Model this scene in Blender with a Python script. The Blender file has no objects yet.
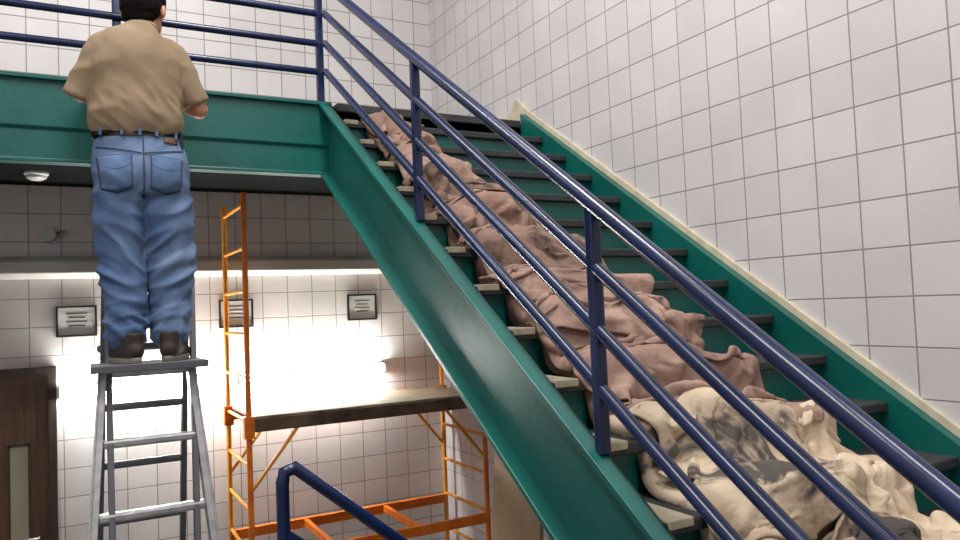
import bpy, bmesh, math, random, time
from mathutils import Vector, Matrix, noise
from mathutils.bvhtree import BVHTree
random.seed(4)
sc=bpy.context.scene
try:
    sc.view_settings.view_transform='Standard'
    sc.view_settings.look='None'
except Exception: pass

# ------------------------------------------------------------ materials
def lin(c):
    return tuple(((v/255)/12.92 if v/255<=.04045 else (((v/255)+.055)/1.055)**2.4) for v in c)+(1,)
def mat(name,col,rough=.5,metal=0,col2=None,nscale=6,bump=0,bscale=40,detail=4,lo=.35,hi=.65,emit=None,estr=0,spec=None,stretch=None,stain=None):
    m=bpy.data.materials.new(name); m.use_nodes=True
    nt=m.node_tree; b=nt.nodes['Principled BSDF']
    b.inputs['Base Color'].default_value=lin(col); b.inputs['Roughness'].default_value=rough
    b.inputs['Metallic'].default_value=metal
    if spec is not None: b.inputs['Specular IOR Level'].default_value=spec
    tc=nt.nodes.new('ShaderNodeTexCoord')
    src=tc.outputs['Object']
    if stretch:
        mp=nt.nodes.new('ShaderNodeMapping'); mp.inputs['Scale'].default_value=stretch
        nt.links.new(src,mp.inputs['Vector']); src=mp.outputs['Vector']
    if col2:
        n=nt.nodes.new('ShaderNodeTexNoise'); n.inputs['Scale'].default_value=nscale; n.inputs['Detail'].default_value=detail
        nt.links.new(src,n.inputs['Vector'])
        r=nt.nodes.new('ShaderNodeValToRGB'); r.color_ramp.elements[0].position=lo; r.color_ramp.elements[1].position=hi
        r.color_ramp.elements[0].color=lin(col); r.color_ramp.elements[1].color=lin(col2)
        nt.links.new(n.outputs['Fac'],r.inputs['Fac']); out=r.outputs['Color']
        if stain:
            sc_,lo_,hi_,scol,seed=stain
            mp2=nt.nodes.new('ShaderNodeMapping'); mp2.inputs['Location'].default_value=(seed,seed*1.7,seed*.6); nt.links.new(tc.outputs['Object'],mp2.inputs['Vector'])
            n2=nt.nodes.new('ShaderNodeTexNoise'); n2.inputs['Scale'].default_value=sc_; n2.inputs['Detail'].default_value=6; n2.inputs['Roughness'].default_value=.62; n2.inputs['Distortion'].default_value=.6
            nt.links.new(mp2.outputs['Vector'],n2.inputs['Vector'])
            mr=nt.nodes.new('ShaderNodeMapRange'); mr.inputs[1].default_value=lo_; mr.inputs[2].default_value=hi_; mr.inputs[4].default_value=.9; nt.links.new(n2.outputs['Fac'],mr.inputs[0])
            mx=nt.nodes.new('ShaderNodeMix'); mx.data_type='RGBA'; nt.links.new(mr.outputs[0],mx.inputs['Factor']); nt.links.new(out,mx.inputs['A']); mx.inputs['B'].default_value=lin(scol); out=mx.outputs['Result']
        nt.links.new(out,b.inputs['Base Color'])
    if bump:
        n=nt.nodes.new('ShaderNodeTexNoise'); n.inputs['Scale'].default_value=bscale; n.inputs['Detail'].default_value=3
        nt.links.new(src,n.inputs['Vector'])
        bp=nt.nodes.new('ShaderNodeBump'); bp.inputs['Strength'].default_value=bump; bp.inputs['Distance'].default_value=.01
        nt.links.new(n.outputs['Fac'],bp.inputs['Height']); nt.links.new(bp.outputs['Normal'],b.inputs['Normal'])
    if emit:
        b.inputs['Emission Color'].default_value=lin(emit); b.inputs['Emission Strength'].default_value=estr
    return m
def blockmat(name,axes,size,off,col,colb,mortar):
    m=bpy.data.materials.new(name); m.use_nodes=True
    nt=m.node_tree; b=nt.nodes['Principled BSDF']; L=nt.links.new
    tc=nt.nodes.new('ShaderNodeTexCoord'); sp=nt.nodes.new('ShaderNodeSeparateXYZ'); L(tc.outputs['Object'],sp.inputs[0])
    cb=nt.nodes.new('ShaderNodeCombineXYZ'); L(sp.outputs[axes[0]],cb.inputs[0]); L(sp.outputs[axes[1]],cb.inputs[1])
    mp=nt.nodes.new('ShaderNodeMapping'); mp.inputs['Location'].default_value=(off[0],off[1],0); L(cb.outputs[0],mp.inputs['Vector'])
    br=nt.nodes.new('ShaderNodeTexBrick'); br.offset=0; br.squash=1
    br.inputs['Scale'].default_value=1; br.inputs['Brick Width'].default_value=size; br.inputs['Row Height'].default_value=size
    br.inputs['Mortar Size'].default_value=.0036; br.inputs['Mortar Smooth'].default_value=.35
    br.inputs['Color1'].default_value=lin(col); br.inputs['Color2'].default_value=lin(colb); br.inputs['Mortar'].default_value=lin(mortar)
    L(mp.outputs[0],br.inputs['Vector'])
    n=nt.nodes.new('ShaderNodeTexNoise'); n.inputs['Scale'].default_value=2.2; n.inputs['Detail'].default_value=5; L(tc.outputs['Object'],n.inputs['Vector'])
    mr=nt.nodes.new('ShaderNodeMapRange'); mr.inputs[1].default_value=.3; mr.inputs[2].default_value=.7; mr.inputs[3].default_value=.92; mr.inputs[4].default_value=1.05; L(n.outputs['Fac'],mr.inputs[0])
    vm=nt.nodes.new('ShaderNodeVectorMath'); vm.operation='SCALE'; L(br.outputs['Color'],vm.inputs[0]); L(mr.outputs[0],vm.inputs['Scale'])
    L(vm.outputs[0],b.inputs['Base Color'])
    b.inputs['Roughness'].default_value=.38
    n2=nt.nodes.new('ShaderNodeTexNoise'); n2.inputs['Scale'].default_value=90; n2.inputs['Detail'].default_value=3; L(tc.outputs['Object'],n2.inputs['Vector'])
    ma=nt.nodes.new('ShaderNodeMath'); ma.operation='MULTIPLY_ADD'; ma.inputs[1].default_value=-1.0; L(br.outputs['Fac'],ma.inputs[0])
    mb=nt.nodes.new('ShaderNodeMath'); mb.operation='MULTIPLY'; mb.inputs[1].default_value=.16; L(n2.outputs['Fac'],mb.inputs[0]); L(mb.outputs[0],ma.inputs[2])
    bp=nt.nodes.new('ShaderNodeBump'); bp.inputs['Strength'].default_value=.5; bp.inputs['Distance'].default_value=.006; L(ma.outputs[0],bp.inputs['Height']); L(bp.outputs['Normal'],b.inputs['Normal'])
    return m
SZ=.178
M_back=blockmat('painted_block_back',(0,2),SZ,(.05,.03),(212,208,206),(204,200,199),(140,132,129))
M_right=blockmat('painted_block_right',(1,2),SZ,(-1.755,.03),(207,203,204),(199,195,197),(146,139,137))
M_floor=mat('floor_concrete',(110,106,102),.5,0,(92,88,86),5)
M_ceil=mat('ceiling_paint',(215,213,210),.8)
M_green=mat('green_enamel',(8,94,86),.36,0,(6,82,76),3,bump=.12,bscale=30)
M_greend=mat('green_enamel_dark',(4,62,56),.45)
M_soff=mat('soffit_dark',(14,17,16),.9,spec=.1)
M_cream=mat('cream_trim',(206,196,172),.6,0,(186,174,150),14)
M_pad=mat('masking_paper',(190,180,156),.7,0,(160,150,128),14)
M_tread=mat('rubber_tread',(36,38,41),.6,0,(50,52,54),25,bump=.3,bscale=120)
M_navy=mat('navy_enamel',(16,32,76),.26,0,(12,25,60),8,bump=.05,bscale=20)
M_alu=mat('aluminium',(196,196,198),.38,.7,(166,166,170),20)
M_aludk=mat('aluminium_dark',(100,102,108),.5,.6)  # darker grey aluminium for inner rails, rear section and platform edge
M_blk=mat('black_plastic',(18,18,20),.5)
M_orange=mat('scaffold_orange',(228,124,30),.42,0,(204,100,22),9)
M_yellow=mat('scaffold_yellow',(222,150,44),.45,0,(204,124,34),9)
M_ply=mat('plywood',(158,138,112),.75,0,(92,76,58),9,lo=.3,hi=.7,stretch=(1,4,4))
M_plys=mat('plank_edge',(92,72,52),.7,0,(64,48,36),10)
M_card=mat('sheet_tan',(176,152,122),.8,0,(140,114,88),4,lo=.3,hi=.7)
M_card2=mat('sheet_pale',(206,194,168),.8,0,(168,150,124),5)
M_door=mat('door_brown',(98,70,52),.45,0,(78,54,40),4,stretch=(12,1,1))
M_frame=mat('door_frame_dark',(62,50,44),.5)
M_glass=mat('lite_pane',(160,150,130),.3)
M_white=mat('white_plastic',(225,225,222),.45)
M_paper=mat('notice_paper',(205,205,200),.7)
M_ink=mat('notice_ink',(70,70,72),.7)
M_tube=mat('lamp_diffuser',(255,255,252),.4,emit=(255,254,248),estr=110)
M_steel=mat('steel_pipe',(150,150,150),.35,.8)
M_led=mat('ledge_paint',(196,194,188),.5,0,(176,174,168),3)
M_skin=mat('skin',(196,138,108),.5,0,(182,122,94),12)
M_hair=mat('hair_dark',(14,10,9),.85,bump=.5,bscale=160,stretch=(1,1,.3),spec=.1)
M_shirt=mat('shirt_khaki',(142,122,98),.9,0,(128,109,86),5,bump=.25,bscale=260)
M_jean=mat('denim',(68,92,130),.85,0,(110,132,162),5,bump=.3,bscale=300,lo=.35,hi=.72)
M_jeand=mat('denim_dark',(70,93,129),.9,0,(90,114,148),8,bump=.3,bscale=300)
M_jeans2=mat('denim_seam',(42,60,94),.9)
M_belt=mat('belt_leather',(16,13,12),.45)
M_shoe=mat('shoe_dark',(40,32,30),.7,0,(62,50,46),20)
M_sole=mat('shoe_sole',(120,112,106),.7)
M_eye=mat('eye_white',(235,232,226),.2); M_iris=mat('iris',(50,34,22),.2); M_lip=mat('lip',(160,92,82),.5)

# ------------------------------------------------------------ helpers
def link(o,parent=None):
    sc.collection.objects.link(o)
    if parent: o.parent=parent
    return o
def empty(name):
    o=bpy.data.objects.new(name,None); o.empty_display_size=.1; sc.collection.objects.link(o); return o
def meshobj(name,verts,faces,m,parent=None,smooth=False,up=False):
    me=bpy.data.meshes.new(name); me.from_pydata([tuple(v) for v in verts],[],faces); me.update()
    bm=bmesh.new(); bm.from_mesh(me); bmesh.ops.recalc_face_normals(bm,faces=bm.faces)
    if up and sum(f.normal.z for f in bm.faces)<0: bmesh.ops.reverse_faces(bm,faces=bm.faces)
    bm.to_mesh(me); bm.free()
    if smooth:
        for p in me.polygons: p.use_smooth=True
    me.materials.append(m); o=bpy.data.objects.new(name,me); return link(o,parent)
def box(name,x0,x1,y0,y1,z0,z1,m,parent=None,bev=0):
    v=[(x,y,z) for x in(x0,x1) for y in(y0,y1) for z in(z0,z1)]
    f=[(0,1,3,2),(4,6,7,5),(0,4,5,1),(2,3,7,6),(0,2,6,4),(1,5,7,3)]
    o=meshobj(name,v,f,m,parent)
    if bev:
        b=o.modifiers.new('b','BEVEL'); b.width=bev; b.segments=2
    return o
def prism(name,poly,axis,a0,a1,m,parent=None,bev=0):
    def P(p,a):
        return {'X':(a,p[0],p[1]),'Y':(p[0],a,p[1]),'Z':(p[0],p[1],a)}[axis]
    n=len(poly); v=[P(p,a0) for p in poly]+[P(p,a1) for p in poly]
    f=[tuple(range(n)),tuple(range(2*n-1,n-1,-1))]+[(i,(i+1)%n,n+(i+1)%n,n+i) for i in range(n)]
    o=meshobj(name,v,f,m,parent)
    if bev:
        b=o.modifiers.new('b','BEVEL'); b.width=bev; b.segments=2
    return o
def pipe(name,pts,r,m,parent=None,seg=16):
    cu=bpy.data.curves.new(name,'CURVE'); cu.dimensions='3D'; cu.bevel_depth=r; cu.bevel_resolution=4; cu.use_fill_caps=True
    s=cu.splines.new('POLY'); s.points.add(len(pts)-1)
    for i,p in enumerate(pts): s.points[i].co=(*p,1)
    cu.materials.append(m); o=bpy.data.objects.new(name+'_c',cu); sc.collection.objects.link(o)
    dg=bpy.context.evaluated_depsgraph_get(); me=bpy.data.meshes.new_from_object(o.evaluated_get(dg))
    bpy.data.objects.remove(o)
    for p in me.polygons: p.use_smooth=True
    if not me.materials: me.materials.append(m)
    return link(bpy.data.objects.new(name,me),parent)
def bar(name,p0,p1,w,d,m,parent=None,side=Vector((1,0,0)),bev=.003):
    p0=Vector(p0);p1=Vector(p1);t=(p1-p0).normalized(); s=(side-side.dot(t)*t).normalized(); n=t.cross(s)
    v=[p+s*a*w/2+n*b*d/2 for p in(p0,p1) for a,b in((-1,-1),(1,-1),(1,1),(-1,1))]
    f=[(0,1,2,3),(7,6,5,4)]+[(i,(i+1)%4,4+(i+1)%4,4+i) for i in range(4)]
    o=meshobj(name,v,f,m,parent)
    if bev:
        b=o.modifiers.new('b','BEVEL'); b.width=bev; b.segments=2
    return o
def cr(a,b,c,d,t):
    return .5*((2*b)+(c-a)*t+(2*a-5*b+4*c-d)*t*t+(3*b-a-3*c+d)*t**3)
def loft(pts,rads,seg=24,sub=4,side=Vector((1,0,0)),ends=True):
    pts=[Vector(p) for p in pts]; rads=[Vector((r[0],r[1],0)) if hasattr(r,'__len__') else Vector((r,r,0)) for r in rads]
    P=[];R=[]
    n=len(pts)
    for i in range(n-1):
        g=lambda L,j:L[max(0,min(n-1,j))]
        for k in range(sub):
            t=k/sub
            P.append(cr(g(pts,i-1),g(pts,i),g(pts,i+1),g(pts,i+2),t)); R.append(cr(g(rads,i-1),g(rads,i),g(rads,i+1),g(rads,i+2),t))
    P.append(pts[-1]);R.append(rads[-1])
    if ends:
        t0=(P[0]-P[1]).normalized(); t1=(P[-1]-P[-2]).normalized()
        r0=min(R[0][0],R[0][1]); r1=min(R[-1][0],R[-1][1])
        A=[(P[0]+t0*r0*math.sin(a),R[0]*math.cos(a)) for a in (1.35,1.0,.6,.3)]
        Bq=[(P[-1]+t1*r1*math.sin(a),R[-1]*math.cos(a)) for a in (.3,.6,1.0,1.35)]
        P=[a[0] for a in A]+P+[b[0] for b in Bq]; R=[a[1] for a in A]+R+[b[1] for b in Bq]
    V=[];F=[]
    for i,p in enumerate(P):
        t=(P[min(i+1,len(P)-1)]-P[max(i-1,0)]).normalized()
        s=side-side.dot(t)*t; s.normalize(); q=t.cross(s)
        for k in range(seg):
            a=2*math.pi*k/seg; V.append(p+s*R[i][0]*math.cos(a)+q*R[i][1]*math.sin(a))
    for i in range(len(P)-1):
        for k in range(seg):
            k2=(k+1)%seg; F.append((i*seg+k,i*seg+k2,(i+1)*seg+k2,(i+1)*seg+k))
    F.append(tuple(range(seg-1,-1,-1))); o=(len(P)-1)*seg; F.append(tuple(range(o,o+seg)))
    return V,F
def ell(c,r,rot=None,seg=24,rings=14):
    c=Vector(c);V=[];F=[]
    for i in range(1,rings):
        ph=math.pi*i/rings
        for k in range(seg):
            a=2*math.pi*k/seg; v=Vector((r[0]*math.sin(ph)*math.cos(a),r[1]*math.sin(ph)*math.sin(a),r[2]*math.cos(ph)))
            if rot: v=rot@v
            V.append(c+v)
    for i in range(rings-2):
        for k in range(seg):
            k2=(k+1)%seg; F.append((i*seg+k,(i+1)*seg+k,(i+1)*seg+k2,i*seg+k2))
    F.append(tuple(range(seg))); o=(rings-2)*seg; F.append(tuple(range(o+seg-1,o-1,-1)))
    return V,F
def merge(name,parts,m,parent,voxel=.012,smooth=6,disp=None,xf=None):
    V=[];F=[]
    for v,f in parts:
        o=len(V); V+=v; F+=[tuple(i+o for i in q) for q in f]
    if xf: V=[xf@Vector(v) for v in V]
    o=meshobj(name+'_t',V,F,m)
    md=o.modifiers.new('r','REMESH'); md.mode='VOXEL'; md.voxel_size=voxel
    s=o.modifiers.new('s','SMOOTH'); s.iterations=smooth; s.factor=.5
    dg=bpy.context.evaluated_depsgraph_get(); me=bpy.data.meshes.new_from_object(o.evaluated_get(dg)); bpy.data.objects.remove(o)
    if disp:
        ns=[v.normal.copy() for v in me.vertices]
        for v,nn in zip(me.vertices,ns): v.co=v.co+nn*disp(v.co)
        me.update()
    for p in me.polygons: p.use_smooth=True
    if not me.materials: me.materials.append(m)
    return link(bpy.data.objects.new(name,me),parent)

# ------------------------------------------------------------ layout constants
W=2.58; B=5.42; L0=4.0; XS=1.262; ZL=1.153; RISE=.155; RUN=.2325; NS=18; SL=RISE/RUN
ZF=-2.2; ZS=ZL-RISE*NS; CE=3.9
XL=-3.2; YF=-2.6
def nose(y): return ZL+SL*(y-L0)

# ------------------------------------------------------------ drop cloths (simulated draping, baked to plain meshes)
M_rose=[mat('canvas_rose_%d'%i,c1,.95,0,c2,n_,bump=.35,bscale=60,lo=l,hi=h,stain=st_) for i,(c1,c2,l,h,n_,st_) in enumerate([
 ((150,120,106),(112,88,77),.4,.7,4,(3.2,.56,.68,(70,56,50),1.)),((162,134,120),(128,102,90),.4,.7,4,(3.,.58,.70,(84,66,58),7.)),((142,114,101),(100,80,71),.4,.7,4,(3.4,.52,.64,(52,44,41),3.))])]
M_crm=[mat('canvas_cream_%d'%i,c1,.95,0,c2,n_,bump=.35,bscale=60,lo=l,hi=h,stain=st_) for i,(c1,c2,l,h,n_,st_) in enumerate([
 ((196,178,154),(158,138,117),.4,.7,5,(3.6,.53,.60,(52,50,52),2.)),((190,172,150),(150,130,110),.4,.7,5,(3.2,.50,.57,(46,45,48),11.)),((206,188,164),(168,146,122),.4,.7,5,(3.4,.60,.68,(96,86,80),5.))])]
dc=empty('drop_cloth_pile')
t0=time.time()
pp=[(L0+.6,ZL),(L0,ZL)]
for k in range(1,NS):
    pp+=[(L0-RUN*(k-1)+.001,ZL-RISE*k),(L0-RUN*k,ZL-RISE*k)]
pp+=[(L0-RUN*(NS-1),ZS),(YF,ZS),(YF,ZS-.6),(L0+.6,ZS-.6)]
colo=prism('tmp_collider',pp,'X',1.0,W+.3,M_floor)
def setcol(o,th=.008):
    o.modifiers.new('c','COLLISION'); o.collision.thickness_outer=th; o.collision.thickness_inner=.1; o.collision.cloth_friction=70; o.collision.damping=.7; o.collision.use_culling=True
setcol(colo)
def zig(u):
    k=math.floor(u); f=u-k
    y=L0-RUN*k; z=ZL-RISE*k
    if f<.4: return y,z-RISE*f/.4
    return y-RUN*(f-.4)/.6,z-RISE
def prof(u,w=.22):
    ys=zs=0
    for i in range(9):
        a=zig(u+w*(i-4)/4); ys+=a[0]; zs+=a[1]
    return ys/9,zs/9
XB=[(0,1.66),(2,1.76),(4,1.86),(6,1.98),(8,2.08),(10,2.10),(12,2.06),(16,2.04)]
def xb(u):
    for (a,b),(c,d) in zip(XB,XB[1:]):
        if u<=c: return b+(d-b)*max(0,(u-a)/(c-a))
    return XB[-1][1]
def bulk(name,ua,ub,seed,m):
    nu=int((ub-ua)*20); nx=34; V=[];F=[]
    for j in range(nx+1):
        q=j/nx
        for i in range(nu+1):
            v=i/nu; u=ua+(ub-ua)*v
            xr_=xb(u)-.10+.06*noise.noise(Vector((u*.9,seed,3)))
            x=1.40+(xr_-1.40)*q
            y,z=prof(u)
            e=max(0,1-abs(2*q-1)**6)**.5*max(0,1-abs(2*v-1)**24)**.5
            # stacked folded bundles: saw-tooth mounds that overhang each other down the flight
            w_=u*.78+.45*noise.noise(Vector((q*1.6,u*.4,seed))); fr_=w_-math.floor(w_)
            saw=(fr_/.8)**1.3 if fr_<.8 else max(0,1-((fr_-.8)/.2)**2)
            h=.015+.085*saw+.05*noise.noise(Vector((x*4.5,u*1.1,seed+8)))
            h=max(.010,h)*e+.003
            V.append(Vector((x,y-.65*h,z+.76*h)))
    for j in range(nx):
        for i in range(nu):
            a=j*(nu+1)+i; F.append((a,a+1,a+nu+2,a+nu+1))
    return meshobj(name,V,F,m,dc,True,True)
b1=bulk('cloth_bundle_upper',.25,9.6,1.3,M_rose[0]); b2=bulk('cloth_bundle_lower',9.4,15.0,5.1,M_crm[0])
setcol(b1,.006); setcol(b2,.006)
S=[(.10,1.9,1.36,1.72,0),(1.4,3.1,1.36,1.80,1),(2.6,4.3,1.36,1.88,2),(3.8,5.5,1.36,1.94,0),(5.0,6.6,1.36,2.02,2),(6.0,7.7,1.36,2.09,1),(7.1,8.7,1.36,2.14,0),(8.1,9.6,1.37,2.16,1),
   (9.2,11.0,1.38,2.04,3),(9.0,12.0,1.84,2.24,5),(10.6,12.5,1.36,2.02,4),(12.0,14.8,1.66,2.16,5),(12.2,15.2,1.36,1.95,3)]
sdir=Vector((0,-RUN,-RISE)); slen=sdir.length; nrm=Vector((0,-RISE,RUN)).normalized()
cls=[]; mats=M_rose+M_crm
for n,(u0,u1,xa,xb_,mi) in enumerate(S):
    rs=random.Random(n*7+3)
    span=(u1-u0)*slen; nf=max(2,round(span/.15)); A=.046+rs.random()*.016
    nu=int(span*1.95/.016); nx=int((xb_-xa)*1.2/.017); ph=rs.random()*6; sk=rs.uniform(-4,4)
    V=[];F=[]
    for j in range(nx+1):
        q=j/nx
        for i in range(nu+1):
            v=i/nu
            wv=2*math.pi*nf*v+ph+sk*q+1.8*noise.noise(Vector((q*2.5,v*2,n*3.1)))
            h=.25+A*math.sin(wv)*(.75+.8*noise.noise(Vector((q*3,v*3,n*1.7+40))))+.026*math.sin(q*14+ph*2+4*v)
            u=u0+(u1-u0)*v+.3*noise.noise(Vector((q*2.2,n*4.4,v)))
            x=xa+(xb_-xa)*q+.06*noise.noise(Vector((q*1.0,v*3,n*5.5)))
            V.append(Vector((max(1.30,x),L0,ZL))+sdir*(u-.0)+nrm*h)
    for j in range(nx):
        for i in range(nu):
            a=j*(nu+1)+i; F.append((a,a+1,a+nu+2,a+nu+1))
    cl=meshobj('cloth_%d'%(n+1),V,F,mats[mi],dc,True)
    cm=cl.modifiers.new('cloth','CLOTH'); cs=cm.settings; cs.quality=6; cs.mass=.3; cs.tension_stiffness=14; cs.compression_stiffness=14; cs.shear_stiffness=5; cs.bending_stiffness=.3; cs.air_damping=2
    cs.tension_damping=8; cs.compression_damping=8
    c2=cm.collision_settings; c2.use_self_collision=False; c2.distance_min=(.007,.016,.024)[n%3]; c2.friction=60; c2.collision_quality=3
    cm.point_cache.frame_start=1; cm.point_cache.frame_end=60
    cls.append(cl)
sc.frame_start=1; sc.frame_end=60
for fno in range(1,20):
    sc.frame_set(fno); fr_done=fno
    if time.time()-t0>110: break
dg=bpy.context.evaluated_depsgraph_get()
for cl in cls:
    me=bpy.data.meshes.new_from_object(cl.evaluated_get(dg))
    cl.modifiers.clear(); cl.data=me
print('CLOTH',fr_done,time.time()-t0)
for o in (b1,b2): o.modifiers.clear()
bpy.data.objects.remove(colo); sc.frame_set(1)
for cl in cls:
    for p in cl.data.polygons: p.use_smooth=True
    s=cl.modifiers.new('sub','SUBSURF'); s.levels=1; s.render_levels=1
    s=cl.modifiers.new('s','SOLIDIFY'); s.thickness=.006; s.offset=0
for o in (b1,b2):
    s=o.modifiers.new('s','SOLIDIFY'); s.thickness=.006; s.offset=-1

# ------------------------------------------------------------ room
box('wall_back',XL,W+.15,B,B+.15,ZF,CE,M_back)
box('wall_right',W,W+.15,YF,B,ZF,CE,M_right)
box('wall_left',XL-.15,XL,YF,B+.15,ZF,CE,M_right)
box('wall_front',XL-.15,W+.15,YF-.15,YF,ZF,CE,M_back)
box('ceiling',XL-.15,W+.15,YF-.15,B+.15,CE,CE+.1,M_ceil)
box('floor',XL-.15,W+.15,YF-.15,B+.15,ZF-.1,ZF,M_floor)
pf=empty('entry_platform')
box('slab_main',XL,.6,YF,2.4,ZF,ZS,M_floor,pf); box('slab_side',.6,W,YF,1.1,ZF,ZS,M_floor,pf)
for i in range(3):
    box('low_step_%d'%(i+1),.6+.26*i,.6+.26*(i+1),1.1,2.4,ZF,ZS-(i+1)*(ZS-ZF)/4,M_floor,pf)
prism('trim_1',[(B,.27),(B-.07,.27),(B-.12,.30),(B-.12,.37),(B-.09,.40),(B,.41)],'X',XL,W,M_led,None,.006)

# ------------------------------------------------------------ landing
ld=empty('stair_landing')
box('slab',XL,W,L0+.05,B,.87,ZL-.012,M_greend,ld)
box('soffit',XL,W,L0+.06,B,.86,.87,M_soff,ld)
box('tread_surface',XL,W,L0+.05,B,ZL-.012,ZL,M_tread,ld)
prism('fascia_channel',[(L0+.05,.742),(L0-.03,.742),(L0-.03,.758),(L0+.015,.765),(L0+.015,.90),(L0-.0,.915),(L0-.0,ZL-.02),(L0-.025,ZL-.02),(L0-.025,ZL),(L0+.05,ZL)],'X',XL,XS+.02,M_green,ld,.003)
box('fascia_over_stair',XS+.02,W,L0,L0+.05,.80,ZL-.045,M_green,ld)
box('nosing',XS+.05,W-.07,L0-.02,L0+.06,ZL-.045,ZL+.001,M_tread,ld,.006)

# ------------------------------------------------------------ staircase
st=empty('staircase')
D=.41
def stringer(name,xa,xb,top,dep,m):
    poly=[(L0,ZL+top),(L0,ZL+top-dep),(L0-(ZL+top-dep-ZS)/SL,ZS),(L0-(ZL+top-ZS)/SL,ZS)]
    return prism(name,poly,'X',xa,xb,m,st,.002)
stringer('stringer_web',XS+.0,XS+.012,0,D,M_green)
def flange(name,off,x0,x1,th,m):
    z1=ZL+off
    poly=[(L0,z1),(L0,z1-th),(L0-(z1-th-ZS)/SL,ZS),(L0-(z1-ZS)/SL,ZS)]
    return prism(name,poly,'X',x0,x1,m,st,.002)
flange('stringer_top_flange',.0,XS-.05,XS+.012,.022,M_green)
flange('stringer_bottom_flange',-D+.022,XS-.05,XS+.012,.022,M_green)
stringer('stringer_wall_side',W-.06,W,.05,.46,M_green)
flange('stringer_paint_edge',.085,W-.018,W,.036,M_cream)
for k in range(1,NS):
    z=ZL-RISE*k; y=L0-RUN*k
    box('tread_%d'%k,XS+.012,W-.06,y-.018,y+RUN+.02,z-.035,z,M_tread,st,.006)
    box('riser_%d'%(k),XS+.012,W-.06,y+.012,y+.022,z-RISE,z-.03,M_green,st)
    j=random.uniform(-.01,.01)
    box('tread_end_pad_%d'%k,XS+.014,XS+.092+j,y-.024,y+RUN*.75,z-.018,z+.006,M_pad,st,.004)
box('riser_top',XS+.012,W-.06,L0+.0,L0+.012,ZL-RISE,ZL-.04,M_green,st)
box('trim_2',W-.02,W,L0+.0,B,ZL,ZL+.085,M_cream)
prism('trim_3',[(L0+.0,ZL+.085),(L0+.20,ZL+.085),(L0+.13,ZL+.17),(L0+.10,ZL+.17)],'X',W-.02,W,M_cream)

# ------------------------------------------------------------ railings
RZ=[.177,.337,.507,.68]
sr=empty('stair_railing'); RR=.0205
xr=XS-.003
yend=.05
for i,h in enumerate(RZ):
    r=RR*(1.1 if i==3 else .92)
    pipe('rail_%d'%(i+1),[(xr,L0-.0,ZL+h),(xr,yend,nose(yend)+h)],r,M_navy,sr)
for i,y in enumerate((2.80,1.65,.45)):
    bar('post_%d'%(i+1),(xr,y,nose(y)-.005),(xr,y,nose(y)+RZ[3]),.036,.036,M_navy,sr,bev=.008)
lr=empty('landing_railing')
xend=XL; xrl=xr-.018
for i,h in enumerate(RZ):
    pipe('rail_%d'%(i+1),[(xrl-.022,L0+.02,ZL+h),(xend,L0+.02,ZL+h)],RR*(1.1 if i==3 else .92),M_navy,lr)
pipe('rail_5',[(xrl-.01,L0+.02,ZL+.86),(xend,L0+.02,ZL+.86)],RR,M_navy,lr)
for i,x in enumerate((xrl,.215,-.9,-2.0)):
    bar('post_%d'%(i+1),(x,L0+.045,ZL-.0),(x,L0+.045,ZL+.88),.04,.04,M_navy,lr,bev=.008)
gr=empty('guard_railing')
g0=Vector((.595,2.42,-.49)); g1=Vector((1.37,2.42,-1.13))
pipe('top_rail',[g0+Vector((-.015,0,-.05)),g0+Vector((-.008,0,-.015)),g0+Vector((.025,0,-.005)),g1],.022,M_navy,gr)
pipe('mid_rail',[g0+Vector((-.01,0,-.21)),g1+Vector((0,0,-.21))],.019,M_navy,gr)
pipe('low_rail',[g0+Vector((-.01,0,-.42)),g1+Vector((0,0,-.42))],.019,M_navy,gr)
pipe('post_1',[g0+Vector((-.015,0,-.04)),(.58,2.42,ZF)],.021,M_navy,gr)
pipe('post_2',[g1,(1.37,2.42,ZF)],.021,M_navy,gr)

# ------------------------------------------------------------ light fixture on back wall
lf=empty('fluorescent_wall_light')
box('housing',-.09,2.08,B-.03,B,-.475,-.405,M_white,lf,.004)
pipe('tube_1',[(-.06,B-.085,-.44),(.98,B-.085,-.44)],.026,M_tube,lf)
pipe('tube_2',[(1.01,B-.085,-.44),(2.05,B-.085,-.44)],.026,M_tube,lf)
for i,(x0) in enumerate((-.085,.985,2.055)): box('lamp_holder_%d'%i,x0,x0+.02,B-.11,B,-.47,-.41,M_white,lf)

def notice(x,z):
    e=empty('framed_notice'); w=.115;h=.098
    for nm,a in (('frame_top',(x-w,x+w,z+h-.012,z+h)),('frame_bottom',(x-w,x+w,z-h,z-h+.012)),('frame_left',(x-w,x-w+.012,z-h,z+h)),('frame_right',(x+w-.012,x+w,z-h,z+h))):
        box(nm,a[0],a[1],B-.02,B,a[2],a[3],M_blk,e,.002)
    box('paper',x-w+.012,x+w-.012,B-.008,B,z-h+.012,z+h-.012,M_paper,e)
    for i in range(4):
        hw=.06-.012*(i%2); box('text_line_%d'%i,x-hw,x+hw,B-.0095,B-.008,z+.045-i*.026,z+.052-i*.026,M_ink,e)
notice(.03,.0); notice(1.01,.01); notice(1.93,.02)

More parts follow.
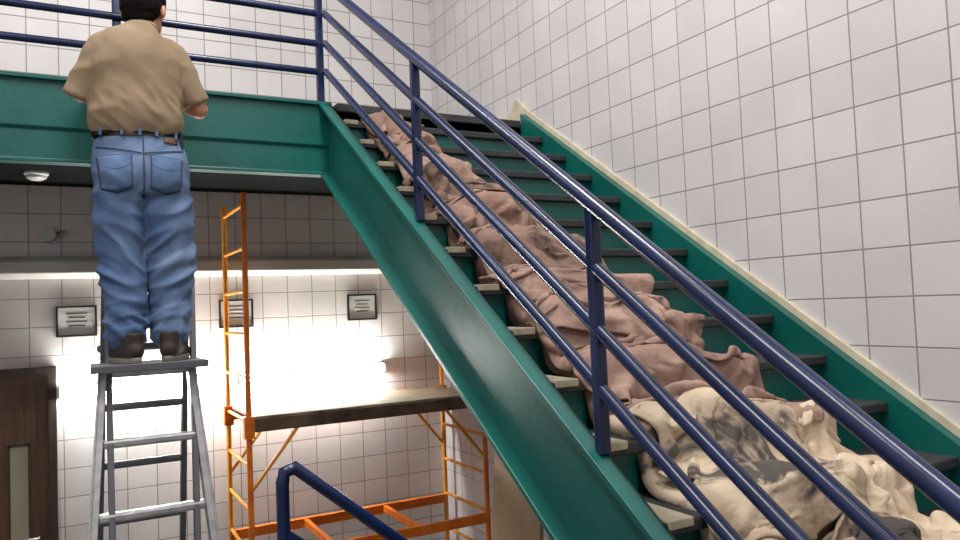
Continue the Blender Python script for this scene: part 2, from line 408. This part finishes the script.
def disc_stack(name,c,axis,secs,m,parent):
    c=Vector(c); ax=Vector(axis).normalized(); s=Vector((1,0,0)) if abs(ax.x)<.5 else Vector((0,1,0)); q=ax.cross(s)
    V=[];F=[];N=28
    for d,r in secs:
        for k in range(N):
            a=2*math.pi*k/N; V.append(c+ax*d+s*r*math.cos(a)+q*r*math.sin(a))
    for i in range(len(secs)-1):
        for k in range(N): F.append((i*N+k,i*N+(k+1)%N,(i+1)*N+(k+1)%N,(i+1)*N+k))
    F.append(tuple(range(N))); F.append(tuple(range((len(secs)-1)*N,len(secs)*N)))
    return meshobj(name,V,F,m,parent,False)
sd=empty('smoke_detector')
disc_stack('base',(-.165,4.95,.86),(0,0,-1),[(0,.062),(.012,.064),(.02,.055),(.034,.05),(.045,.03)],M_white,sd)
wl=empty('wall_bracket_fixture')  # round pipe valve on a wall bracket, not a lamp
disc_stack('bracket_plate',(-.10,B,.54),(0,-1,0),[(0,.05),(.02,.05)],M_steel,wl)
pipe('arm',[(-.10,B-.02,.54),(-.10,B-.09,.54),(-.02,B-.11,.555)],.011,M_steel,wl)
disc_stack('round_head',(-.10,B-.07,.54),(-.35,-1,0),[(0,.012),(.02,.03),(.06,.045),(.07,.045)],M_steel,wl)

dr=empty('door_1')
box('leaf',-1.02,-.13,B-.045,B,ZF,-.32,M_door,dr,.004)
box('frame_top',-1.07,-.085,B-.06,B,-.325,-.275,M_frame,dr,.004)
box('frame_right',-.135,-.085,B-.06,B,ZF,-.32,M_frame,dr,.004); box('frame_left',-1.07,-1.02,B-.06,B,ZF,-.32,M_frame,dr,.004)
box('vision_pane',-.335,-.24,B-.05,B-.04,-1.75,-.74,M_glass,dr,.003)
for i,x in enumerate((-.345,-.24)): box('pane_bead_%d'%i,x,x+.01,B-.055,B-.04,-1.76,-.73,M_frame,dr)
box('pane_bead_top',-.345,-.23,B-.055,B-.04,-.745,-.73,M_frame,dr)
pipe('handle',[(-.19,B-.045,-1.3),(-.19,B-.09,-1.3),(-.27,B-.09,-1.3)],.009,M_steel,dr)

def sheetp(name,x,y0,y1,zt,m,ln=.14):
    v=[(x-ln,y0,ZF),(x-ln,y1,ZF),(x,y1,zt),(x,y0,zt)]; o=meshobj(name,v,[(0,1,2,3)],m); s=o.modifiers.new('s','SOLIDIFY'); s.thickness=.02; return o
sheetp('plywood_sheet',1.98,3.02,3.47,-.54,M_card)
sheetp('plywood_sheet.001',2.28,3.02,3.42,-.54,M_card2)

# ------------------------------------------------------------ scaffold
sf=empty('rolling_scaffold')
SX0,SX1,SY0,SY1=.915,2.50,4.6,5.26
ZT=.73; ZB=ZF+.14
for e,x in enumerate((SX0,SX1)):
    for j,y in enumerate((SY0,SY1)):
        pipe('post_%d_%d'%(e,j),[(x,y,ZB),(x,y,ZT)],.017,M_orange if j==0 else M_yellow,sf)
        disc_stack('caster_wheel_%d_%d'%(e,j),(x-.015,y,ZF+.06),(1,0,0),[(0,.05),(.002,.06),(.028,.06),(.03,.05)],M_blk,sf)
        bar('caster_fork_%d_%d'%(e,j),(x,y,ZF+.06),(x,y,ZB+.01),.04,.03,M_steel,sf)
    z=ZT-.07; i=0
    while z>ZB:
        pipe('rung_%d_%d'%(e,i),[(x,SY0,z),(x,SY1,z)],.011,M_yellow,sf); z-=.26; i+=1
zp=-.635
for j,y in enumerate((SY0,SY1)):
    bar('deck_rail_%d'%j,(SX0,y-.004,zp-.028),(SX1,y-.004,zp-.028),.03,.075,M_plys if j==0 else M_orange,sf,side=Vector((0,1,0)))
    bar('base_rail_%d'%j,(SX0,y,-1.46),(SX1,y,-1.46),.03,.065,M_orange,sf,side=Vector((0,1,0)))
    for s,x in ((1,SX0),(-1,SX1)):
        pipe('brace_%d_%d'%(j,s),[(x,y,zp-.42),(x+s*.30,y,zp-.05)],.011,M_yellow,sf)
        box('bracket_%d_%d'%(j,s),x-.03,x+.03,y-.028,y+.028,zp-.1,zp+.03,M_orange,sf,.003)
box('deck',SX0+.02,SX1-.02,SY0-.01,SY1+.0,zp+.008,zp+.026,M_ply,sf,.003)
bar('base_tie_1',(SX0+.5,SY0,-1.46),(SX0+.5,SY1,-1.46),.03,.05,M_orange,sf,side=Vector((1,0,0)))
bar('base_tie_2',(SX1-.5,SY0,-1.46),(SX1-.5,SY1,-1.46),.03,.05,M_orange,sf,side=Vector((1,0,0)))

# ------------------------------------------------------------ ladder
ldr=empty('folding_ladder')
AY,AZ=3.84,.48; FY,FZ=3.14,ZF
def fr(z): return AY+(FY-AY)*(AZ-z)/(AZ-FZ)
def rrr(z): return AY+(4.54-AY)*(AZ-z)/(AZ-FZ)
XM=.295
PT=-.19
def wout(z): return .175 if z>-.2 else .175+.075*((-.2-z)/1.0)
for s in (-1,1):
    tw=.215 if s>0 else .15
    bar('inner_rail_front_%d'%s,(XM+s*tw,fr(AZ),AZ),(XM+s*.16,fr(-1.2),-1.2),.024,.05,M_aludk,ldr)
    bar('outer_rail_front_%d'%s,(XM+s*wout(-.2),fr(-.2),-.2),(XM+s*wout(FZ),FY,FZ+.03),.030,.07,M_alu,ldr)
    bar('outer_rail_lip_%d'%s,(XM+s*(wout(-.2)+.016),fr(-.2)-.036,-.2),(XM+s*(wout(FZ)+.016),FY-.036,FZ+.03),.010,.012,M_alu,ldr)
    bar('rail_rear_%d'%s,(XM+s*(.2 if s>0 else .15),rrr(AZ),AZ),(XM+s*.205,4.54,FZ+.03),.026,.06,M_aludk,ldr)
    disc_stack('hinge_%d'%s,(XM+s*tw-.02,AY,AZ),(1,0,0),[(0,.035),(.04,.035)],M_blk,ldr)
    box('foot_front_%d'%s,XM+s*wout(FZ)-.03,XM+s*wout(FZ)+.03,FY-.05,FY+.05,ZF,ZF+.05,M_blk,ldr,.006)
    box('foot_rear_%d'%s,XM+s*.205-.03,XM+s*.205+.03,4.49,4.59,ZF,ZF+.05,M_blk,ldr,.006)
z=-.235;i=0
while z>ZF+.1:
    w=wout(z)-.01
    bar('rung_front_%d'%i,(XM-w,fr(z),z),(XM+w,fr(z),z),.036,.05,M_alu,ldr,side=Vector((0,0,1)),bev=.01)
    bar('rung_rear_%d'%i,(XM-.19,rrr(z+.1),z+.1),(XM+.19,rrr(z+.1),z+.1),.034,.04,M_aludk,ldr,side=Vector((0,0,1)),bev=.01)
    z-=.29;i+=1
for z in (.05,.33):
    bar('rung_up_%d'%int(z*100),(XM-.14,fr(z)+.01,z),(XM+.19,fr(z)+.01,z),.034,.04,M_alu,ldr,side=Vector((0,0,1)),bev=.01)
bar('work_platform',(XM-.225,3.60,PT-.012),(XM+.225,3.60,PT-.012),.27,.024,M_alu,ldr,side=Vector((0,1,0)),bev=.005)
bar('platform_edge',(XM-.23,3.462,PT-.014),(XM+.23,3.462,PT-.014),.012,.032,M_aludk,ldr,side=Vector((0,1,0)))

# ------------------------------------------------------------ man
mn=empty('man')
Y0=3.60
nz=noise.noise
def jd(c):
    x,y,z=c
    knee=math.exp(-((z-.24)/.12)**2); hem=math.exp(-((z+.02)/.10)**2); seat=math.exp(-((z-.50)/.06)**2)
    sgn=1 if x<.285 else -1
    r=1-abs(nz(Vector((x*6,y*5,z*14+sgn*x*9))))*2.6
    r2=1-abs(nz(Vector((x*6+9,y*5,z*24-x*8))))*2.6
    a=.004+.014*knee+.013*hem+.008*seat
    return a*max(-.4,r)*1.0+.009*hem*max(0,r2)+.003*nz(Vector((x*12,y*12,z*12)))
legL=loft([(.212,Y0-.005,-.055),(.214,Y0,-.01),(.205,Y0,.10),(.194,Y0+.01,.28),(.190,Y0+.005,.45),(.195,Y0,.60)],
          [(.078,.092),(.078,.088),(.084,.090),(.098,.096),(.106,.110),(.104,.118)])
legR=loft([(.383,Y0-.005,-.055),(.385,Y0,-.01),(.392,Y0,.10),(.395,Y0+.01,.28),(.388,Y0+.005,.45),(.375,Y0,.60)],
          [(.078,.092),(.078,.088),(.084,.090),(.098,.096),(.106,.110),(.104,.118)])
pel=loft([(.286,Y0,.545),(.284,Y0-.004,.62),(.278,Y0,.70),(.27,Y0+.003,.78),(.268,Y0+.003,.80)],[(.185,.10),(.198,.128),(.193,.125),(.178,.112),(.174,.108)],ends=False)
butt=[ell((.20,Y0-.06,.615),(.088,.085,.10)),ell((.36,Y0-.06,.615),(.088,.085,.10))]
jeans=merge('jeans',[legL,legR,pel]+butt,M_jean,mn,.008,5,jd)
bvj=BVHTree.FromPolygons([v.co for v in jeans.data.vertices],[tuple(p.vertices) for p in jeans.data.polygons])
def patch(name,outline,m,off=.004,th=.003,nx=14,nz_=14):
    V=[];F=[]
    for i in range(nx+1):
        for j in range(nz_+1):
            x,z=outline(i/nx,j/nz_)
            h=bvj.ray_cast(Vector((x,Y0-1,z)),Vector((0,1,0)))
            y=h[0].y if h[0] else Y0-.1
            V.append((x,y-off,z))
    for i in range(nx):
        for j in range(nz_):
            a=i*(nz_+1)+j; F.append((a,a+1,a+nz_+2,a+nz_+1))
    o=meshobj(name,V,F,m,mn,True); s=o.modifiers.new('s','SOLIDIFY'); s.thickness=th; s.offset=0
    return o
def pk(cx,cz,tilt):
    def f(s,t):
        x=(s-.5)*.135*(1-.10*(1-t)); z=(t-.5)*.145
        if t<.25: z-= (.25-t)*4*.022*(1-abs(2*s-1))
        ct,stt=math.cos(tilt),math.sin(tilt)
        return cx+x*ct-z*stt, cz+x*stt+z*ct
    return f
def inset(f,k):
    return lambda s,t:f(.5+(s-.5)*k,.5+(t-.5)*k)
for i,(cx,cz,tl) in enumerate(((.172,.625,.06),(.372,.625,-.06))):
    f=pk(cx,cz,tl)
    patch('pocket_edge_%d'%i,f,M_jeans2,.0045); patch('pocket_%d'%i,inset(f,.955),M_jeand,.0058)
    patch('pocket_arc_a_%d'%i,lambda s,t,f=f:f(s*.5,.70-.16*math.sin(s*1.57)+.012*t),M_jeans2,.0078,.001,10,1)
    patch('pocket_arc_b_%d'%i,lambda s,t,f=f:f(.5+s*.5,.54+.16*(1-math.cos(s*1.57))+.012*t),M_jeans2,.0078,.001,10,1)
patch('seat_seam',lambda s,t:(.279+.004*s,.52+.25*t),M_jeans2,.004,.002,1,20)
patch('yoke_seam_l',lambda s,t:(.10+.175*s,.735-.03*s+.004*t),M_jeans2,.004,.002,14,1)
patch('yoke_seam_r',lambda s,t:(.285+.165*s,.705+.03*s+.004*t),M_jeans2,.004,.002,14,1)
patch('label_patch',lambda s,t:(.365+.06*s,.762+.026*t),mat('label_leather',(104,76,60),.7),.004,.002,4,4)
def ring(name,z0,z1,cx,cy,rx,ry,m,tilt=0):
    V=[];F=[];N=48
    for (z,k) in ((z0,1),(z0,1.03),(z1,1.03),(z1,1)):
        for i in range(N):
            a=2*math.pi*i/N; V.append((cx+rx*k*math.cos(a),cy+ry*k*math.sin(a),z+tilt*math.cos(a)))
    for r in range(3):
        for i in range(N): F.append((r*N+i,r*N+(i+1)%N,(r+1)*N+(i+1)%N,(r+1)*N+i))
    return meshobj(name,V,F,m,mn,True)
ring('belt',.795,.836,.268,Y0+.003,.180,.122,M_belt,.004)
for i,a in enumerate((-2.5,-1.95,-1.57,-1.2,-.65)):
    x=.268+.188*math.cos(a); y=Y0+.003+.128*math.sin(a)
    box('belt_loop_%d'%i,x-.006,x+.006,y-.004,y+.006,.785,.84,M_jeand,mn,.001)
def sdp(c):
    x,y,z=c
    r=1-abs(nz(Vector((x*5+z*5,y*4,z*5-x*4))))*2.4
    r2=1-abs(nz(Vector((x*9,y*6,z*14+x*12))))*2.6
    low=math.exp(-((z-.90)/.09)**2)
    return .007*max(-.5,r)+(.001+.008*low)*max(-.4,r2)
tor=loft([(.268,Y0,.832),(.266,Y0-.012,.87),(.266,Y0-.008,.95),(.268,Y0-.004,1.04),(.270,Y0-.006,1.13),(.276,Y0+.0,1.20),(.288,Y0+.012,1.255),(.297,Y0+.02,1.30)],
         [(.180,.118),(.190,.128),(.188,.132),(.188,.135),(.190,.130),(.168,.112),(.105,.085),(.062,.066)],ends=False)
S_R=Vector((.410,Y0,1.185)); E_R=Vector((.532,Y0+.03,.955)); W_R=Vector((.44,3.85,1.075))
S_L=Vector((.130,Y0,1.175)); E_L=Vector((.050,Y0+.04,.990)); W_L=Vector((.115,3.85,1.085))
def mix(a,b,t): return a+(b-a)*t
slR=loft([mix(S_R,Vector((.3,Y0,1.2)),.5),S_R,mix(S_R,E_R,.5),mix(S_R,E_R,.90)],[.068,.070,.067,.064],ends=False,side=Vector((0,1,0)))
slL=loft([mix(S_L,Vector((.26,Y0,1.2)),.5),S_L,mix(S_L,E_L,.5),mix(S_L,E_L,1.12)],[.068,.069,.067,.062],ends=False,side=Vector((0,1,0)))
shirt=merge('t_shirt',[tor,slR,slL],M_shirt,mn,.008,6,sdp)
def torus(name,c,rx,ry,r,m,xr_=0.0):
    V=[];F=[];N=36;K=8;R=Matrix.Rotation(xr_,3,'X')
    for i in range(N):
        a=2*math.pi*i/N
        for k in range(K):
            b=2*math.pi*k/K; V.append(Vector(c)+R@Vector(((rx+r*math.cos(b))*math.cos(a),(ry+r*math.cos(b))*math.sin(a),r*1.6*math.sin(b))))
    for i in range(N):
        for k in range(K): F.append((i*K+k,((i+1)%N)*K+k,((i+1)%N)*K+(k+1)%K,i*K+(k+1)%K))
    return meshobj(name,V,F,m,mn,True)
torus('shirt_collar',(.297,Y0+.024,1.300),.062,.066,.007,M_shirt,-.15)
HS=1.13
HC=Vector((.310,Y0+.065,1.395))
HR=Matrix.Rotation(math.radians(-22),3,'Z')@Matrix.Rotation(math.radians(-20),3,'X')
def H(x,y,z): return HC+HR@Vector((x*HS,y*HS,z*HS))
def hs(*a): return tuple(v*HS for v in a)
parts=[ell(H(0,-.008,.03),hs(.077,.096,.090),HR),ell(H(0,.03,-.035),hs(.060,.068,.075),HR),ell(H(0,.055,-.075),hs(.036,.035,.030),HR),
 loft([H(0,.085,.02),H(0,.106,-.012),H(0,.112,-.022)],[(.008,.01),(.012,.014),(.015,.012)],seg=12,ends=True),
 ell(H(.077,-.008,-.005),hs(.010,.020,.032),HR@Matrix.Rotation(.3,3,'Z')),ell(H(-.077,-.008,-.005),hs(.010,.020,.032),HR@Matrix.Rotation(-.3,3,'Z')),
 ell(H(0,.078,.032),hs(.05,.018,.010),HR),
 loft([(.292,Y0+.01,1.24),(.297,Y0+.022,1.31),(.302,Y0+.038,1.39)],[(.066,.066),(.060,.060),(.058,.060)]),
 loft([(.27,Y0,.86),(.27,Y0,1.05),(.275,Y0,1.17),(.287,Y0+.008,1.235)],[(.15,.09),(.165,.10),(.15,.085),(.08,.06)])]
def arm(S,E,Wp,sgn,hand_x):
    q=[loft([S,mix(S,E,.5),E],[.052,.047,.041],side=Vector((0,1,0))),
       loft([E,mix(E,Wp,.3),mix(E,Wp,.7),Wp],[.042,.045,.035,(.029,.024)],side=Vector((1,0,0)))]
    kn=Vector((hand_x,3.915,1.165))
    q.append(loft([Wp,mix(Wp,kn,.45),kn],[(.028,.021),(.040,.019),(.042,.015)],side=Vector((1,0,0))))
    ln=[.9,1.0,.95,.78]
    for i in range(4):
        x=hand_x+(-1.5+i)*.021*sgn*-1; l=ln[i]
        q.append(loft([(x,3.905,1.162),(x,3.915+.030*l,1.182),(x,3.945+.028*l,1.180),(x,3.965+.032*l,1.166)],[.0095,.0098,.009,.0078],seg=10,sub=3))
    tx=hand_x-sgn*.030
    q.append(loft([mix(Wp,kn,.3)+Vector((-sgn*.02,0,-.005)),(tx-sgn*.018,3.895,1.125),(tx-sgn*.022,3.93,1.128),(tx-sgn*.016,3.955,1.14)],[.014,.013,.011,.009],seg=10,sub=3))
    return q
parts+=arm(S_R,E_R,W_R,1,.415)+arm(S_L,E_L,W_L,-1,.135)
body=merge('body',parts,M_skin,mn,.0055,3)
hp=[ell(H(0,-.018,.042),hs(.084,.098,.088),HR),ell(H(0,-.045,-.01),hs(.078,.066,.072),HR),ell(H(-.004,-.042,-.055),hs(.064,.045,.045),HR),ell(H(0,.055,.092),hs(.05,.03,.02),HR)]
merge('hair',hp,M_hair,mn,.006,3,lambda c:.003*nz(c*60))
for s in (-1,1):
    v,f=ell(H(s*.031,.082,.008),(.013,.011,.009),HR,12,8); meshobj('eye_%d'%s,v,f,M_eye,mn,True)
    v,f=ell(H(s*.031,.0915,.008),(.005,.003,.005),HR,10,6); meshobj('iris_%d'%s,v,f,M_iris,mn,True)
    v,f=ell(H(s*.031,.090,.027),(.018,.006,.004),HR,12,6); meshobj('eyebrow_%d'%s,v,f,M_hair,mn,True)
v,f=ell(H(0,.092,-.050),(.023,.009,.007),HR,14,8); meshobj('mouth',v,f,M_lip,mn,True)
box('belt_pouch',.432,.452,Y0-.05,Y0+.02,.71,.83,M_blk,mn,.008)
for nm,x,yaw in (('l',.215,.30),('r',.392,-.34)):
    R=Matrix.Rotation(yaw,4,'Z'); T=Matrix.Translation((x,Y0-.03,PT))@R
    up=[loft([(0,-.065,.055),(0,-.03,.055),(0,.06,.048),(0,.13,.036),(0,.17,.032)],[(.040,.045),(.045,.045),(.048,.038),(.050,.028),(.042,.022)],side=Vector((1,0,0))),
        loft([(0,-.045,.05),(0,-.045,.13)],[(.043,.05),(.044,.052)],ends=False)]
    merge('shoe_'+nm,up,M_shoe,mn,.006,4,None,T)
    V=[];F=[];N=32
    for z,k in ((.0,.96),(.006,1.0),(.022,1.02),(.026,.98)):
        for i in range(N):
            a=2*math.pi*i/N; yy=.045+.148*math.sin(a); xx=(.050-.008*(math.sin(a)<0)*abs(math.sin(a)))*math.cos(a)
            V.append(T@Vector((xx*k,(yy-.045)*k+.045,z)))
    for r in range(3):
        for i in range(N): F.append((r*N+i,r*N+(i+1)%N,(r+1)*N+(i+1)%N,(r+1)*N+i))
    F.append(tuple(range(N))); F.append(tuple(range(3*N,4*N)))
    meshobj('sole_'+nm,V,F,M_sole,mn,True)

# ------------------------------------------------------------ ceiling lights
def troffer(x,y,lx,ly,pw):
    e=empty('ceiling_light')
    box('housing',x-lx/2-.03,x+lx/2+.03,y-ly/2-.03,y+ly/2+.03,CE-.05,CE,M_white,e,.004)
    l=bpy.data.lights.new('lamp','AREA'); l.shape='RECTANGLE'; l.size=lx; l.size_y=ly; l.energy=pw; l.color=(1,.98,.96)
    o=bpy.data.objects.new('lamp',l); o.location=(x,y,CE-.06); link(o,e)
troffer(.9,2.4,.6,1.2,108); troffer(-1.2,1.0,.6,1.2,110); troffer(-.6,4.2,1.2,.4,50); troffer(1.0,-.6,.6,1.2,90)
w=bpy.data.worlds.new('world'); sc.world=w; w.use_nodes=True
w.node_tree.nodes['Background'].inputs[0].default_value=(.8,.85,.9,1); w.node_tree.nodes['Background'].inputs[1].default_value=.2

# ------------------------------------------------------------ camera
f=750.; psi=math.atan(410/750); phi=math.atan(35/750.); roll=.04
F_=Vector((math.sin(psi)*math.cos(phi),math.cos(psi)*math.cos(phi),math.sin(phi)))
R0=Vector((math.cos(psi),-math.sin(psi),0)); U0=R0.cross(F_)
Rv=R0*math.cos(roll)-U0*math.sin(roll); Uv=U0*math.cos(roll)+R0*math.sin(roll)
cam=bpy.data.cameras.new('camera'); cam.sensor_width=36; cam.lens=f/960*36; cam.clip_start=.02
co=bpy.data.objects.new('camera',cam); sc.collection.objects.link(co)
M=Matrix((Rv,Uv,-F_)).transposed().to_4x4(); co.matrix_world=M
sc.camera=co
